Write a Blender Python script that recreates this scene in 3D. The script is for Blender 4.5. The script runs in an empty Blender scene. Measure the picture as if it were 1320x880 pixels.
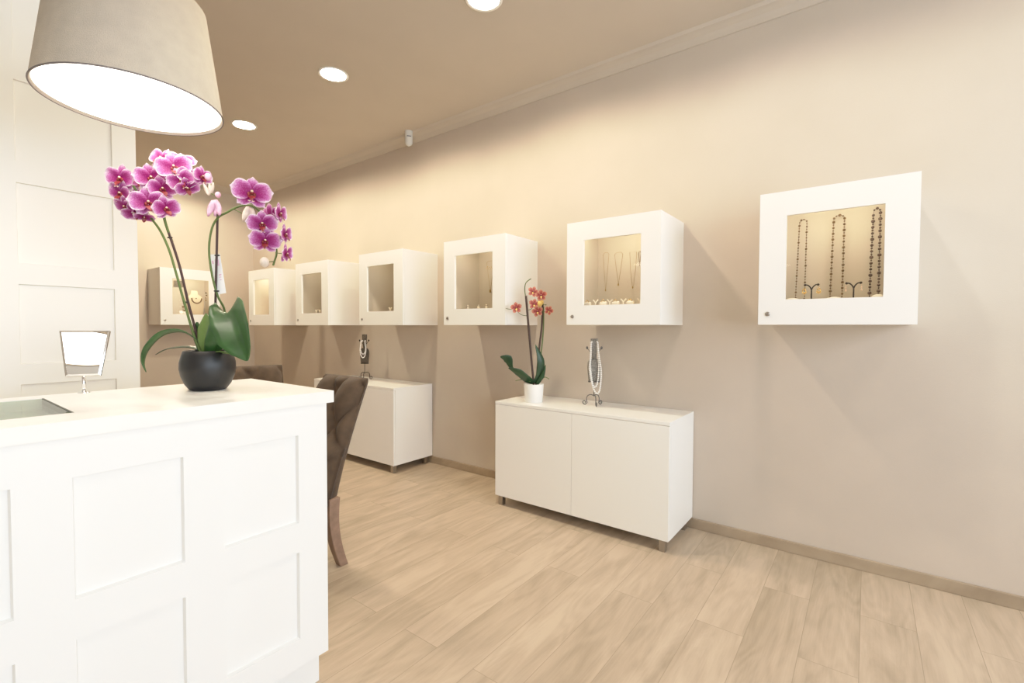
import bpy, bmesh, math, random
from mathutils import Vector, Matrix
random.seed(7)
PI = math.pi
C = bpy.context.scene.collection

# ------------------------------------------------------------------ camera data (solved from the perspective of the room)
F, AZ, PITCH, CAMH, ROLL = 607.9, math.radians(37.0), math.radians(-1.67), 1.261, math.radians(0.206)
fw = Vector((math.cos(AZ), math.sin(AZ), 0)); rt = Vector((math.sin(AZ), -math.cos(AZ), 0)); up = Vector((0, 0, 1))
fw2 = fw*math.cos(PITCH)+up*math.sin(PITCH); up2 = up*math.cos(PITCH)-fw*math.sin(PITCH)
r2 = rt*math.cos(ROLL)+up2*math.sin(ROLL); u2 = up2*math.cos(ROLL)-rt*math.sin(ROLL)
EYE = Vector((0, 0, CAMH))
def survey(u, v, depth):
    """world point of a spot of the photograph whose horizontal distance along the view is known"""
    d = fw2 + r2*((u-660)/F) - u2*((v-440)/F)
    return EYE + d*(depth/d.dot(fw))

# ------------------------------------------------------------------ materials
MAT = {}
def mat(name, col, rough=.5, metal=0, spec=.5, emit=None, estr=0, bump=0, bscale=200, var=0, vscale=6, coat=0, sheen=0):
    if name in MAT: return MAT[name]
    m = bpy.data.materials.new(name); m.use_nodes = True
    nt = m.node_tree; b = nt.nodes['Principled BSDF']
    b.inputs['Base Color'].default_value = (*col, 1); b.inputs['Roughness'].default_value = rough
    b.inputs['Metallic'].default_value = metal; b.inputs['Specular IOR Level'].default_value = spec
    b.inputs['Coat Weight'].default_value = coat
    b.inputs['Sheen Weight'].default_value = sheen
    if emit: b.inputs['Emission Color'].default_value = (*emit, 1); b.inputs['Emission Strength'].default_value = estr
    if bump or var:
        tc = nt.nodes.new('ShaderNodeTexCoord')
    if var:
        n = nt.nodes.new('ShaderNodeTexNoise'); n.inputs['Scale'].default_value = vscale; n.inputs['Detail'].default_value = 6
        r = nt.nodes.new('ShaderNodeValToRGB')
        r.color_ramp.elements[0].position = .3; r.color_ramp.elements[1].position = .7
        r.color_ramp.elements[0].color = (*[c*(1-var) for c in col], 1); r.color_ramp.elements[1].color = (*[min(1, c*(1+var)) for c in col], 1)
        nt.links.new(tc.outputs['Object'], n.inputs['Vector']); nt.links.new(n.outputs['Fac'], r.inputs['Fac'])
        nt.links.new(r.outputs['Color'], b.inputs['Base Color'])
    if bump:
        n2 = nt.nodes.new('ShaderNodeTexNoise'); n2.inputs['Scale'].default_value = bscale; n2.inputs['Detail'].default_value = 4
        bp = nt.nodes.new('ShaderNodeBump'); bp.inputs['Strength'].default_value = bump; bp.inputs['Distance'].default_value = .01
        nt.links.new(tc.outputs['Object'], n2.inputs['Vector']); nt.links.new(n2.outputs['Fac'], bp.inputs['Height'])
        nt.links.new(bp.outputs['Normal'], b.inputs['Normal'])
    MAT[name] = m
    return m
def glass_mat(name, tint=(1, 1, 1), gloss=.035):
    m = bpy.data.materials.new(name); m.use_nodes = True; nt = m.node_tree
    nt.nodes.remove(nt.nodes['Principled BSDF']); out = nt.nodes['Material Output']
    t = nt.nodes.new('ShaderNodeBsdfTransparent'); t.inputs['Color'].default_value = (*tint, 1)
    g = nt.nodes.new('ShaderNodeBsdfGlossy'); g.inputs['Roughness'].default_value = .0
    lw = nt.nodes.new('ShaderNodeLayerWeight'); lw.inputs['Blend'].default_value = .5
    pw_ = nt.nodes.new('ShaderNodeMath'); pw_.operation = 'POWER'; pw_.inputs[1].default_value = 5; nt.links.new(lw.outputs['Facing'], pw_.inputs[0])
    fr = nt.nodes.new('ShaderNodeMath'); fr.operation = 'MULTIPLY_ADD'; fr.inputs[1].default_value = .8; fr.inputs[2].default_value = gloss; nt.links.new(pw_.outputs[0], fr.inputs[0])
    mx = nt.nodes.new('ShaderNodeMixShader')
    nt.links.new(fr.outputs[0], mx.inputs['Fac']); nt.links.new(t.outputs[0], mx.inputs[1]); nt.links.new(g.outputs[0], mx.inputs[2])
    nt.links.new(mx.outputs[0], out.inputs['Surface'])
    return m
def wood_mat(name, plank_len, plank_w, c_lo, c_hi, rough=.42, gap=True, swap=False):
    """oak boards running along X (or along Y when swapped)"""
    m = bpy.data.materials.new(name); m.use_nodes = True; nt = m.node_tree; L = nt.links; b = nt.nodes['Principled BSDF']
    N = nt.nodes.new
    tc = N('ShaderNodeTexCoord'); mp = N('ShaderNodeMapping')
    if swap: mp.inputs['Rotation'].default_value = (0, 0, PI/2)
    L.new(tc.outputs['Object'], mp.inputs['Vector'])
    br = N('ShaderNodeTexBrick'); br.offset = .37; br.offset_frequency = 2
    br.inputs['Scale'].default_value = 1; br.inputs['Brick Width'].default_value = plank_len; br.inputs['Row Height'].default_value = plank_w
    br.inputs['Mortar Size'].default_value = .0011 if gap else 0; br.inputs['Mortar Smooth'].default_value = .1
    br.inputs['Color1'].default_value = (0, 0, 0, 1); br.inputs['Color2'].default_value = (1, 1, 1, 1); br.inputs['Bias'].default_value = 0
    L.new(mp.outputs[0], br.inputs['Vector'])
    # per board offset so that the grain differs
    off = N('ShaderNodeVectorMath'); off.operation = 'MULTIPLY_ADD'
    L.new(br.outputs['Color'], off.inputs[0]); off.inputs[1].default_value = (7.3, 3.1, 5.7); L.new(mp.outputs[0], off.inputs[2])
    st = N('ShaderNodeMapping'); st.inputs['Scale'].default_value = (.9, 6, 1); L.new(off.outputs[0], st.inputs['Vector'])
    n1 = N('ShaderNodeTexNoise'); n1.inputs['Scale'].default_value = 1.6; n1.inputs['Detail'].default_value = 7; n1.inputs['Roughness'].default_value = .62; n1.inputs['Distortion'].default_value = .9
    L.new(st.outputs[0], n1.inputs['Vector'])
    st2 = N('ShaderNodeMapping'); st2.inputs['Scale'].default_value = (3.0, 85, 1); L.new(off.outputs[0], st2.inputs['Vector'])
    n2 = N('ShaderNodeTexNoise'); n2.inputs['Scale'].default_value = 2.0; n2.inputs['Detail'].default_value = 4
    L.new(st2.outputs[0], n2.inputs['Vector'])
    st3 = N('ShaderNodeMapping'); st3.inputs['Scale'].default_value = (.8, 3.6, 1); L.new(off.outputs[0], st3.inputs['Vector'])
    nd = N('ShaderNodeTexNoise'); nd.inputs['Scale'].default_value = 1.5; nd.inputs['Detail'].default_value = 2; L.new(st3.outputs[0], nd.inputs['Vector'])
    wv = N('ShaderNodeMath'); wv.operation = 'MULTIPLY'; wv.inputs[1].default_value = 62; L.new(nd.outputs['Fac'], wv.inputs[0])
    sn = N('ShaderNodeMath'); sn.operation = 'SINE'; L.new(wv.outputs[0], sn.inputs[0])
    def madd(a, k, c):
        q = N('ShaderNodeMath'); q.operation = 'MULTIPLY_ADD'; L.new(a, q.inputs[0]); q.inputs[1].default_value = k
        if isinstance(c, float): q.inputs[2].default_value = c
        else: L.new(c, q.inputs[2])
        return q.outputs[0]
    s = madd(n1.outputs['Fac'], 1.25, -.11)
    s = madd(n2.outputs['Fac'], .22, s)
    s = madd(sn.outputs[0], .06, s)
    sep = N('ShaderNodeSeparateColor'); L.new(br.outputs['Color'], sep.inputs[0])
    s = madd(sep.outputs[0], .16, s)
    rp = N('ShaderNodeValToRGB'); rp.color_ramp.elements[0].position = .34; rp.color_ramp.elements[1].position = .92
    rp.color_ramp.elements[0].color = (*c_lo, 1); rp.color_ramp.elements[1].color = (*c_hi, 1)
    L.new(s, rp.inputs['Fac'])
    mx = N('ShaderNodeMix'); mx.data_type = 'RGBA'; L.new(br.outputs['Fac'], mx.inputs['Factor']); L.new(rp.outputs[0], mx.inputs['A'])
    mx.inputs['B'].default_value = (*[c*.9 for c in c_lo], 1)
    L.new(mx.outputs['Result'], b.inputs['Base Color'])
    b.inputs['Roughness'].default_value = rough
    bp = N('ShaderNodeBump'); bp.inputs['Strength'].default_value = .06; bp.inputs['Distance'].default_value = .004
    L.new(n2.outputs['Fac'], bp.inputs['Height']); L.new(bp.outputs[0], b.inputs['Normal'])
    return m
def petal_mat(name, inner, mid, edge, speck):
    """colour from the 'petal' attribute: red = 0 heart .. 1 rim; a noise breaks it into veins and speckles"""
    m = bpy.data.materials.new(name); m.use_nodes = True; nt = m.node_tree; L = nt.links; b = nt.nodes['Principled BSDF']; N = nt.nodes.new
    at = N('ShaderNodeAttribute'); at.attribute_name = 'petal'
    sep = N('ShaderNodeSeparateColor'); L.new(at.outputs['Color'], sep.inputs[0])
    tc = N('ShaderNodeTexCoord'); vo = N('ShaderNodeTexNoise'); vo.inputs['Scale'].default_value = speck; vo.inputs['Detail'].default_value = 3
    L.new(tc.outputs['Object'], vo.inputs['Vector'])
    a = N('ShaderNodeMath'); a.operation = 'MULTIPLY_ADD'; L.new(vo.outputs['Fac'], a.inputs[0]); a.inputs[1].default_value = .66; a.inputs[2].default_value = -.30
    s = N('ShaderNodeMath'); s.operation = 'ADD'; L.new(a.outputs[0], s.inputs[0]); L.new(sep.outputs[0], s.inputs[1])
    rp = N('ShaderNodeValToRGB'); e = rp.color_ramp.elements
    e[0].position = .12; e[0].color = (*inner, 1); e[1].position = .97; e[1].color = (*edge, 1)
    k = e.new(.50); k.color = (*mid, 1); k = e.new(.76); k.color = (*[(x+y)/2 for x, y in zip(mid, edge)], 1)
    L.new(s.outputs[0], rp.inputs['Fac']); L.new(rp.outputs[0], b.inputs['Base Color'])
    b.inputs['Roughness'].default_value = .5; b.inputs['Specular IOR Level'].default_value = .3
    tr = N('ShaderNodeBsdfTranslucent'); L.new(rp.outputs[0], tr.inputs['Color'])
    mx = N('ShaderNodeMixShader'); mx.inputs[0].default_value = .25
    L.new(b.outputs[0], mx.inputs[1]); L.new(tr.outputs[0], mx.inputs[2]); L.new(mx.outputs[0], nt.nodes['Material Output'].inputs['Surface'])
    return m

M_wall = mat('beige wallpaper', (.575, .497, .412), .75, var=.035, vscale=2.2, bump=.08, bscale=260)
M_ceil = mat('taupe ceiling paint', (.53, .465, .388), .8, var=.02, vscale=3)
M_white = mat('white lacquer', (.86, .845, .81), .32, coat=.15)
M_whitem = mat('white satin joinery', (.86, .85, .82), .5)
M_whitew = mat('white joinery with lamp warmth', (.87, .835, .765), .5)  # white joinery; the pendant's warm light is mixed into this colour
M_top = mat('white worktop', (.88, .865, .82), .28, var=.02, vscale=9)
M_inner = mat('warm linen lining', (.57, .515, .43), .8, bump=.15, bscale=500)
M_steel = mat('brushed steel', (.42, .39, .36), .32, metal=1)
M_chrome = mat('chrome', (.85, .85, .86), .06, metal=1)
M_mirror = mat('mirror', (.93, .94, .94), .0, metal=1)
M_glass = glass_mat('clear glass')
M_gglass = glass_mat('greenish glass', (.80, .86, .80))
M_floor = wood_mat('light oak floorboards', 1.28, .19, (.36, .28, .195), (.55, .44, .325))
M_base = wood_mat('oak baseboard', 2.4, .5, (.245, .18, .118), (.42, .325, .225), .5, gap=False, swap=True)
M_black = mat('matt black ceramic', (.011, .011, .012), .42)
M_soil = mat('bark', (.10, .06, .035), .9, bump=1, bscale=90)
M_leaf = mat('orchid leaf', (.026, .085, .018), .42, var=.3, vscale=14, coat=.1)
M_leafp = mat('pale orchid leaf', (.12, .20, .05), .38, var=.2, vscale=14)
M_leafd = mat('dark orchid leaf', (.018, .055, .022), .35, var=.25, vscale=14)
M_stem = mat('green stem', (.095, .145, .035), .5)
M_stemd = mat('dark stem', (.055, .03, .022), .5)
M_stake = mat('dark stake', (.045, .018, .016), .5)
M_pink = petal_mat('magenta petal', (.26, .010, .13), (.46, .13, .37), (.84, .72, .81), 330)
M_coral = petal_mat('coral petal', (.34, .04, .05), (.60, .21, .16), (.74, .46, .30), 240)
M_pale = mat('pale bud', (.72, .60, .50), .5, var=.15, vscale=60)
M_palepink = mat('faded pink petal', (.74, .40, .55), .5, var=.3, vscale=40)
M_lip = mat('red lip', (.20, .014, .018), .45, var=.5, vscale=120)
M_col = mat('cream column', (.80, .62, .45), .45, var=.15, vscale=90)
M_yel = mat('yellow lip', (.75, .50, .14), .45, var=.2, vscale=120)
M_suede = mat('brown suede', (.080, .050, .029), .88, var=.22, vscale=18, bump=.2, bscale=350, sheen=.08)
M_leg = mat('washed oak leg', (.26, .165, .115), .5, var=.18, vscale=25)
M_shade = mat('taupe linen shade', (.56, .485, .39), .9, bump=.3, bscale=420, var=.05, vscale=30)
M_shadein = mat('shade lining', (.9, .88, .84), .7)
M_diff = mat('lit diffuser', (.9, .9, .88), .5, emit=(1, .93, .84), estr=2.4)
M_spot = mat('lit lens', (1, 1, 1), .5, emit=(1, .90, .74), estr=25)
M_plastic = mat('white plastic', (.68, .66, .60), .4)
M_dgrey = mat('dark grey print', (.08, .08, .11), .5)
M_rust = mat('grey woven wire', (.33, .315, .285), .6, metal=.3, var=.45, vscale=170, bump=.7, bscale=420)
M_rustb = mat('brown woven wire', (.125, .10, .075), .65, metal=.3, var=.5, vscale=170, bump=.7, bscale=420)
M_iron = mat('grey iron wire', (.16, .155, .15), .5, metal=.6)
M_irond = mat('dark iron wire', (.035, .028, .024), .5, metal=.5)
M_pearl = mat('pearl', (.93, .90, .85), .22, coat=.4)
M_bead = mat('smoky bead', (.10, .065, .055), .25, var=.6, vscale=90)
M_bead2 = mat('bronze bead', (.17, .11, .055), .3, var=.5, vscale=120)
M_gold = mat('gold', (.83, .58, .22), .22, metal=1)
M_goldd = mat('thin old gold', (.42, .29, .11), .35, metal=1)
M_cush = mat('cream display velvet', (.80, .73, .60), .8)
M_bust = mat('sand display bust', (.66, .56, .40), .8)
M_paper = mat('white card', (.85, .84, .82), .6)
M_magp = mat('magenta print', (.60, .10, .36), .6)
M_pinkp = mat('pale pink print', (.78, .50, .64), .6)

# ------------------------------------------------------------------ mesh builder
class MB:
    def __init__(s): s.v = []; s.f = []; s.sm = []; s.mi = []; s.col = None; s.cur = 0
    def add(s, vs, fs, smooth=False):
        o = len(s.v); s.v += [tuple(p) for p in vs]
        for f in fs: s.f.append(tuple(i+o for i in f)); s.sm.append(smooth); s.mi.append(s.cur)
        return s
    def box(s, a, b):
        x0, y0, z0 = a; x1, y1, z1 = b
        return s.add([(x0,y0,z0),(x1,y0,z0),(x1,y1,z0),(x0,y1,z0),(x0,y0,z1),(x1,y0,z1),(x1,y1,z1),(x0,y1,z1)],
                     [(0,3,2,1),(4,5,6,7),(0,1,5,4),(1,2,6,5),(2,3,7,6),(3,0,4,7)])
    def tube(s, pts, r, n=8, closed=False, cap=True):
        pts = [Vector(p) for p in pts]; k = len(pts); rs = r if isinstance(r, (list, tuple)) else [r]*k
        vs = []; prev = None
        for i, p in enumerate(pts):
            if closed: t = pts[(i+1) % k]-pts[i-1]
            else: t = pts[min(i+1, k-1)]-pts[max(i-1, 0)]
            t.normalize()
            if prev is None:
                a = Vector((0, 0, 1)) if abs(t.z) < .9 else Vector((1, 0, 0))
                x = t.cross(a).normalized()
            else:
                x = (prev-t*prev.dot(t)).normalized()
            prev = x; y = t.cross(x)
            for j in range(n):
                an = 2*PI*j/n; vs.append(p+(x*math.cos(an)+y*math.sin(an))*rs[i])
        fs = []
        for i in range(k if closed else k-1):
            for j in range(n):
                a = i*n+j; b = i*n+(j+1) % n; c = ((i+1) % k)*n+(j+1) % n; d = ((i+1) % k)*n+j
                fs.append((a, b, c, d))
        if cap and not closed: fs += [tuple(range(n))[::-1], tuple(range((k-1)*n, k*n))]
        return s.add(vs, fs, True)
    def lathe(s, prof, c=(0, 0, 0), n=40, smooth=True):
        vs = []; fs = []; k = len(prof)
        for (r, z) in prof:
            for j in range(n):
                a = 2*PI*j/n; vs.append((c[0]+r*math.cos(a), c[1]+r*math.sin(a), c[2]+z))
        for i in range(k-1):
            for j in range(n):
                fs.append((i*n+j, i*n+(j+1) % n, (i+1)*n+(j+1) % n, (i+1)*n+j))
        if prof[0][0] > 1e-5: fs.append(tuple(range(n))[::-1])
        if prof[-1][0] > 1e-5: fs.append(tuple(range((k-1)*n, k*n)))
        return s.add(vs, fs, smooth)
    def ball(s, c, r, n=8, m=6, sc=(1, 1, 1)):
        vs = [(c[0], c[1], c[2]-r*sc[2])]; fs = []
        for i in range(1, m):
            t = PI*i/m
            for j in range(n):
                a = 2*PI*j/n; vs.append((c[0]+r*sc[0]*math.sin(t)*math.cos(a), c[1]+r*sc[1]*math.sin(t)*math.sin(a), c[2]-r*sc[2]*math.cos(t)))
        vs.append((c[0], c[1], c[2]+r*sc[2])); last = len(vs)-1
        for j in range(n):
            fs.append((0, 1+(j+1) % n, 1+j)); fs.append((last, (m-2)*n+1+j, (m-2)*n+1+(j+1) % n))
            for i in range(m-2):
                a = 1+i*n+j; b = 1+i*n+(j+1) % n; fs.append((a, b, b+n, a+n))
        return s.add(vs, fs, True)
    def grid(s, P, smooth=True, closed_u=False):
        """P[i][j] points"""
        h = len(P); w = len(P[0]); vs = [p for row in P for p in row]; fs = []
        for i in range(h-1):
            for j in range(w if closed_u else w-1):
                fs.append((i*w+j, i*w+(j+1) % w, (i+1)*w+(j+1) % w, (i+1)*w+j))
        return s.add(vs, fs, smooth)
    def build(s, name, m, parent=None, bevel=0, loc=None, seg=2, solid=0, recalc=True):
        me = bpy.data.meshes.new(name); me.from_pydata(s.v, [], s.f)
        ms = m if isinstance(m, (list, tuple)) else [m]
        for q in ms: me.materials.append(q)
        for p, sm, mi in zip(me.polygons, s.sm, s.mi): p.use_smooth = sm; p.material_index = mi
        if s.col:
            at = me.color_attributes.new('petal', 'FLOAT_COLOR', 'POINT')
            for i, c in enumerate(s.col): at.data[i].color = (c, c, c, 1)
        if recalc:
            bm = bmesh.new(); bm.from_mesh(me); bmesh.ops.recalc_face_normals(bm, faces=bm.faces); bm.to_mesh(me); bm.free()
        o = bpy.data.objects.new(name, me); C.objects.link(o)
        if parent: o.parent = parent
        if loc: o.location = loc
        if solid:
            md = o.modifiers.new('thickness', 'SOLIDIFY'); md.thickness = solid; md.offset = 0
        if bevel:
            md = o.modifiers.new('edge', 'BEVEL'); md.width = bevel; md.segments = seg; md.limit_method = 'ANGLE'; md.angle_limit = math.radians(40)
            md.harden_normals = False
        return o
def tag(o, label=None, cat=None, group=None, kind=None):
    if label: o['label'] = label
    if cat: o['category'] = cat
    if group: o['group'] = group
    if kind: o['kind'] = kind
    return o
def thing(name, label, cat, loc=(0, 0, 0), rz=0, group=None):
    o = bpy.data.objects.new(name, None); C.objects.link(o); o.empty_display_size = .05
    o.location = loc; o.rotation_euler = (0, 0, rz)
    return tag(o, label, cat, group)
def dup(root, loc, rz=None, label=None, group=None):
    r = root.copy(); C.objects.link(r); r.location = loc
    if rz is not None: r.rotation_euler = (0, 0, rz)
    if label: r['label'] = label
    if group: r['group'] = group
    for ch in list(root.children):
        c = ch.copy(); C.objects.link(c); c.parent = r
        for g in ch.children:
            d = g.copy(); C.objects.link(d); d.parent = c
    return r
def struct(name, mb, m, label, **k):
    return tag(mb.build(name, m, **k), label, name.split('_')[0], kind='structure')
def light(name, kind, loc, energy, col, size=.1, rot=None, shape='DISK', sy=None, spot=None, blend=.5):
    d = bpy.data.lights.new(name, kind); d.energy = energy; d.color = col
    if kind == 'AREA':
        d.shape = shape; d.size = size
        if sy: d.size_y = sy
    else: d.shadow_soft_size = size
    if spot: d.spot_size = math.radians(spot); d.spot_blend = blend
    o = bpy.data.objects.new(name, d); C.objects.link(o); o.location = loc
    if rot: o.rotation_euler = rot
    return o
def arc_pts(pts, n=6):
    """Catmull-Rom through points"""
    P = [Vector(p) for p in pts]; out = []
    for i in range(len(P)-1):
        a = P[max(i-1, 0)]; b = P[i]; c = P[i+1]; d = P[min(i+2, len(P)-1)]
        for k in range(n):
            t = k/n
            out.append(.5*((2*b)+(c-a)*t+(2*a-5*b+4*c-d)*t*t+(3*b-a-3*c+d)*t**3))
    out.append(P[-1]); return out

# ------------------------------------------------------------------ the room
XW, YB, ZC, XL, YF = 3.052, 6.746, 3.06, -2.6, -2.4
struct('floor', MB().box((XL-.1, YF-.1, -.1), (XW+.1, YB+.1, 0)), M_floor, 'light oak plank floor')
struct('ceiling', MB().box((XL-.1, YF-.1, ZC), (XW+.1, YB+.1, ZC+.1)), M_ceil, 'flat taupe ceiling')
struct('wall_right', MB().box((XW, YF-.1, 0), (XW+.1, YB+.1, ZC)), M_wall, 'long beige wall carrying the display cabinets')
struct('wall_back', MB().box((XL-.1, YB, 0), (XW, YB+.1, ZC)), M_wall, 'beige far end wall')
struct('wall_left', MB().box((XL-.1, YF-.1, 0), (XL, YB, ZC)), M_wall, 'left side wall outside the view')
# street side wall behind the camera; unseen window opening assumed, placed for the daylight
wx0, wx1, wz0, wz1 = -2.1, 2.75, .75, 2.6
wf = MB()
wf.box((XL, YF-.1, 0), (wx0, YF, ZC)); wf.box((wx1, YF-.1, 0), (XW, YF, ZC)); wf.box((wx0, YF-.1, 0), (wx1, YF, wz0)); wf.box((wx0, YF-.1, wz1), (wx1, YF, ZC))
struct('wall_front', wf, M_whitem, 'street wall behind the camera')
wm = MB()
for x in (wx0, (wx0+wx1)/2-.025, wx1-.05): wm.box((x, YF-.08, wz0), (x+.05, YF-.02, wz1))
wm.box((wx0+.05, YF-.08, wz0), (wx1-.05, YF-.02, wz0+.05)); wm.box((wx0+.05, YF-.08, wz1-.05), (wx1-.05, YF-.02, wz1))
struct('window_1', wm, M_whitem, 'assumed white shop window frame behind the camera, added to bring in daylight')
# baseboards
struct('baseboard_right', MB().box((XW-.015, YF, 0), (XW, YB, .063)), M_base, 'oak baseboard along the cabinet wall', bevel=.003)
struct('baseboard_back', MB().box((XL, YB-.015, 0), (XW-.015, YB, .063)), M_base, 'oak baseboard along the far wall', bevel=.003)
# crown mouldings: shallow cove with a thin shadow gap above the wall
def crown(a, b, nrm):
    prof = [(0, 3.004), (.012, 3.004), (.020, 3.010), (.045, 3.030), (.075, 3.042), (.095, 3.046), (.110, 3.060), (0, 3.060)]
    P = []
    for (d, z) in prof: P.append([(a[0]+nrm[0]*d, a[1]+nrm[1]*d, z), (b[0]+nrm[0]*d, b[1]+nrm[1]*d, z)])
    return MB().grid(P, smooth=False)
struct('trim_1', crown((XW, YF), (XW, YB), (-1, 0)), M_ceil, 'taupe cove moulding above the cabinet wall')
struct('trim_2', crown((XL, YB), (XW-.1, YB), (0, -1)), M_ceil, 'taupe cove moulding above the far wall')

# face with sunk panels, in a vertical plane y = const looking to -Y
def panelled(xs, zs, sunk, y, depth, mb):
    for i in range(len(xs)-1):
        for j in range(len(zs)-1):
            x0, x1, z0, z1 = xs[i], xs[i+1], zs[j], zs[j+1]
            if (i, j) in sunk:
                yd = y+depth; e = depth*.25
                a = [(x0, y, z0), (x1, y, z0), (x1, y, z1), (x0, y, z1)]; b = [(x0+e, yd, z0+e), (x1-e, yd, z0+e), (x1-e, yd, z1-e), (x0+e, yd, z1-e)]
                mb.add(a+b, [(4, 5, 6, 7), (0, 1, 5, 4), (1, 2, 6, 5), (2, 3, 7, 6), (3, 0, 4, 7)])
            else:
                mb.add([(x0, y, z0), (x1, y, z0), (x1, y, z1), (x0, y, z1)], [(0, 1, 2, 3)])
# white joinery wall behind the counter
xs = [-2.6]; x = .303-.4*7+.0
cols = []
xe = .603
while xe > -2.3: cols.append((xe-.292, xe)); xe -= .392
cols = cols[::-1]
xs = [XL]+[v for c in cols for v in c]+[.686]
zt = [1.423+.39*k for k in range(-3, 5)]
zs = [0]+[v for t in zt for v in (t-.31, t)]+[ZC]
zs = [z for z in zs if z <= ZC]
if len(zs) % 2 == 1: pass
sunk = {(i, j) for i in range(1, len(xs)-1, 2) for j in range(1, len(zs)-1, 2) if zs[j+1] < ZC-.01}
pw = MB(); panelled(xs, zs, sunk, 2.62, .008, pw)
pw.box((XL, 2.632, 0), (.686, 2.78, ZC))
pw.add([(.686, 2.62, 0), (.686, 2.632, 0), (.686, 2.632, ZC), (.686, 2.62, ZC)], [(0, 1, 2, 3)])
struct('wall_partition', pw, M_whitew, 'white panelled joinery wall behind the counter', recalc=False)

# ------------------------------------------------------------------ sales counter
ctr = thing('sales_counter', 'large white panelled sales counter in the left foreground with a sunk glass top', 'counter', (0, 1.8, 0))
def local(o, root): o.location = -root.location; return o
body = MB()
pc = [(.584-.327*k, .810-.327*k) for k in range(0, 8)][::-1]
xs = [-1.95]+[v for c in pc for v in c]+[.9115]
zs = [.127, .222, .514, .612, .904, 1.0]
panelled(xs, zs, {(i, j) for i in range(1, len(xs)-1, 2) for j in (1, 3)}, 1.49, .013, body)
body.box((-1.95, 1.506, .127), (.9115, 2.075, 1.0))
for x in (-1.95, .9115): body.add([(x, 1.49, .127), (x, 1.506, .127), (x, 1.506, 1.0), (x, 1.49, 1.0)], [(0, 1, 2, 3)])
body.add([(-1.95, 1.49, .127), (.9115, 1.49, .127), (.9115, 1.506, .127), (-1.95, 1.506, .127)], [(0, 1, 2, 3)])
local(body.build('counter_body', M_whitem, ctr, recalc=False), ctr)
local(MB().box((-1.93, 1.54, 0), (.905, 2.03, .127)).build('plinth', M_whitem, ctr), ctr)
ct = MB(); hx0, hx1, hy0, hy1 = -.75, .286, 1.62, 2.01
X = [-2.0, hx0, hx1, .935]; Y = [1.482, hy0, hy1, 2.10]; z0, z1 = 1.0, 1.04
for i in range(3):
    for j in range(3):
        if (i, j) == (1, 1): continue
        ct.add([(X[i], Y[j], z1), (X[i+1], Y[j], z1), (X[i+1], Y[j+1], z1), (X[i], Y[j+1], z1)], [(0, 1, 2, 3)])
        ct.add([(X[i], Y[j], z0), (X[i+1], Y[j], z0), (X[i+1], Y[j+1], z0), (X[i], Y[j+1], z0)], [(3, 2, 1, 0)])
ct.add([(X[0], Y[0], z0), (X[3], Y[0], z0), (X[3], Y[3], z0), (X[0], Y[3], z0), (X[0], Y[0], z1), (X[3], Y[0], z1), (X[3], Y[3], z1), (X[0], Y[3], z1)],
       [(0, 1, 5, 4), (1, 2, 6, 5), (2, 3, 7, 6), (3, 0, 4, 7)])
ct.add([(hx0, hy0, z0), (hx1, hy0, z0), (hx1, hy1, z0), (hx0, hy1, z0), (hx0, hy0, z1), (hx1, hy0, z1), (hx1, hy1, z1), (hx0, hy1, z1)],
       [(4, 5, 1, 0), (5, 6, 2, 1), (6, 7, 3, 2), (7, 4, 0, 3)])
local(ct.build('countertop', M_top, ctr, recalc=False), ctr)
local(MB().box((hx0, hy0, 1.001), (hx1, hy1, 1.006)).build('display_tray', mat('grey green felt', (.60, .62, .56), .8), ctr), ctr)
local(MB().box((hx0+.003, hy0+.003, 1.031), (hx1-.003, hy1-.003, 1.039)).build('glass_top', M_gglass, ctr), ctr)
local(MB().box((hx1-.004, hy0, 1.006), (hx1, hy1, 1.0402)).build('glass_edge_strip', mat('dark gasket', (.10, .10, .09), .5), ctr), ctr)
local(MB().box((.075, hy0+.003, 1.006), (.081, hy1-.003, 1.031)).build('tray_divider', M_whitem, ctr), ctr)

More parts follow.
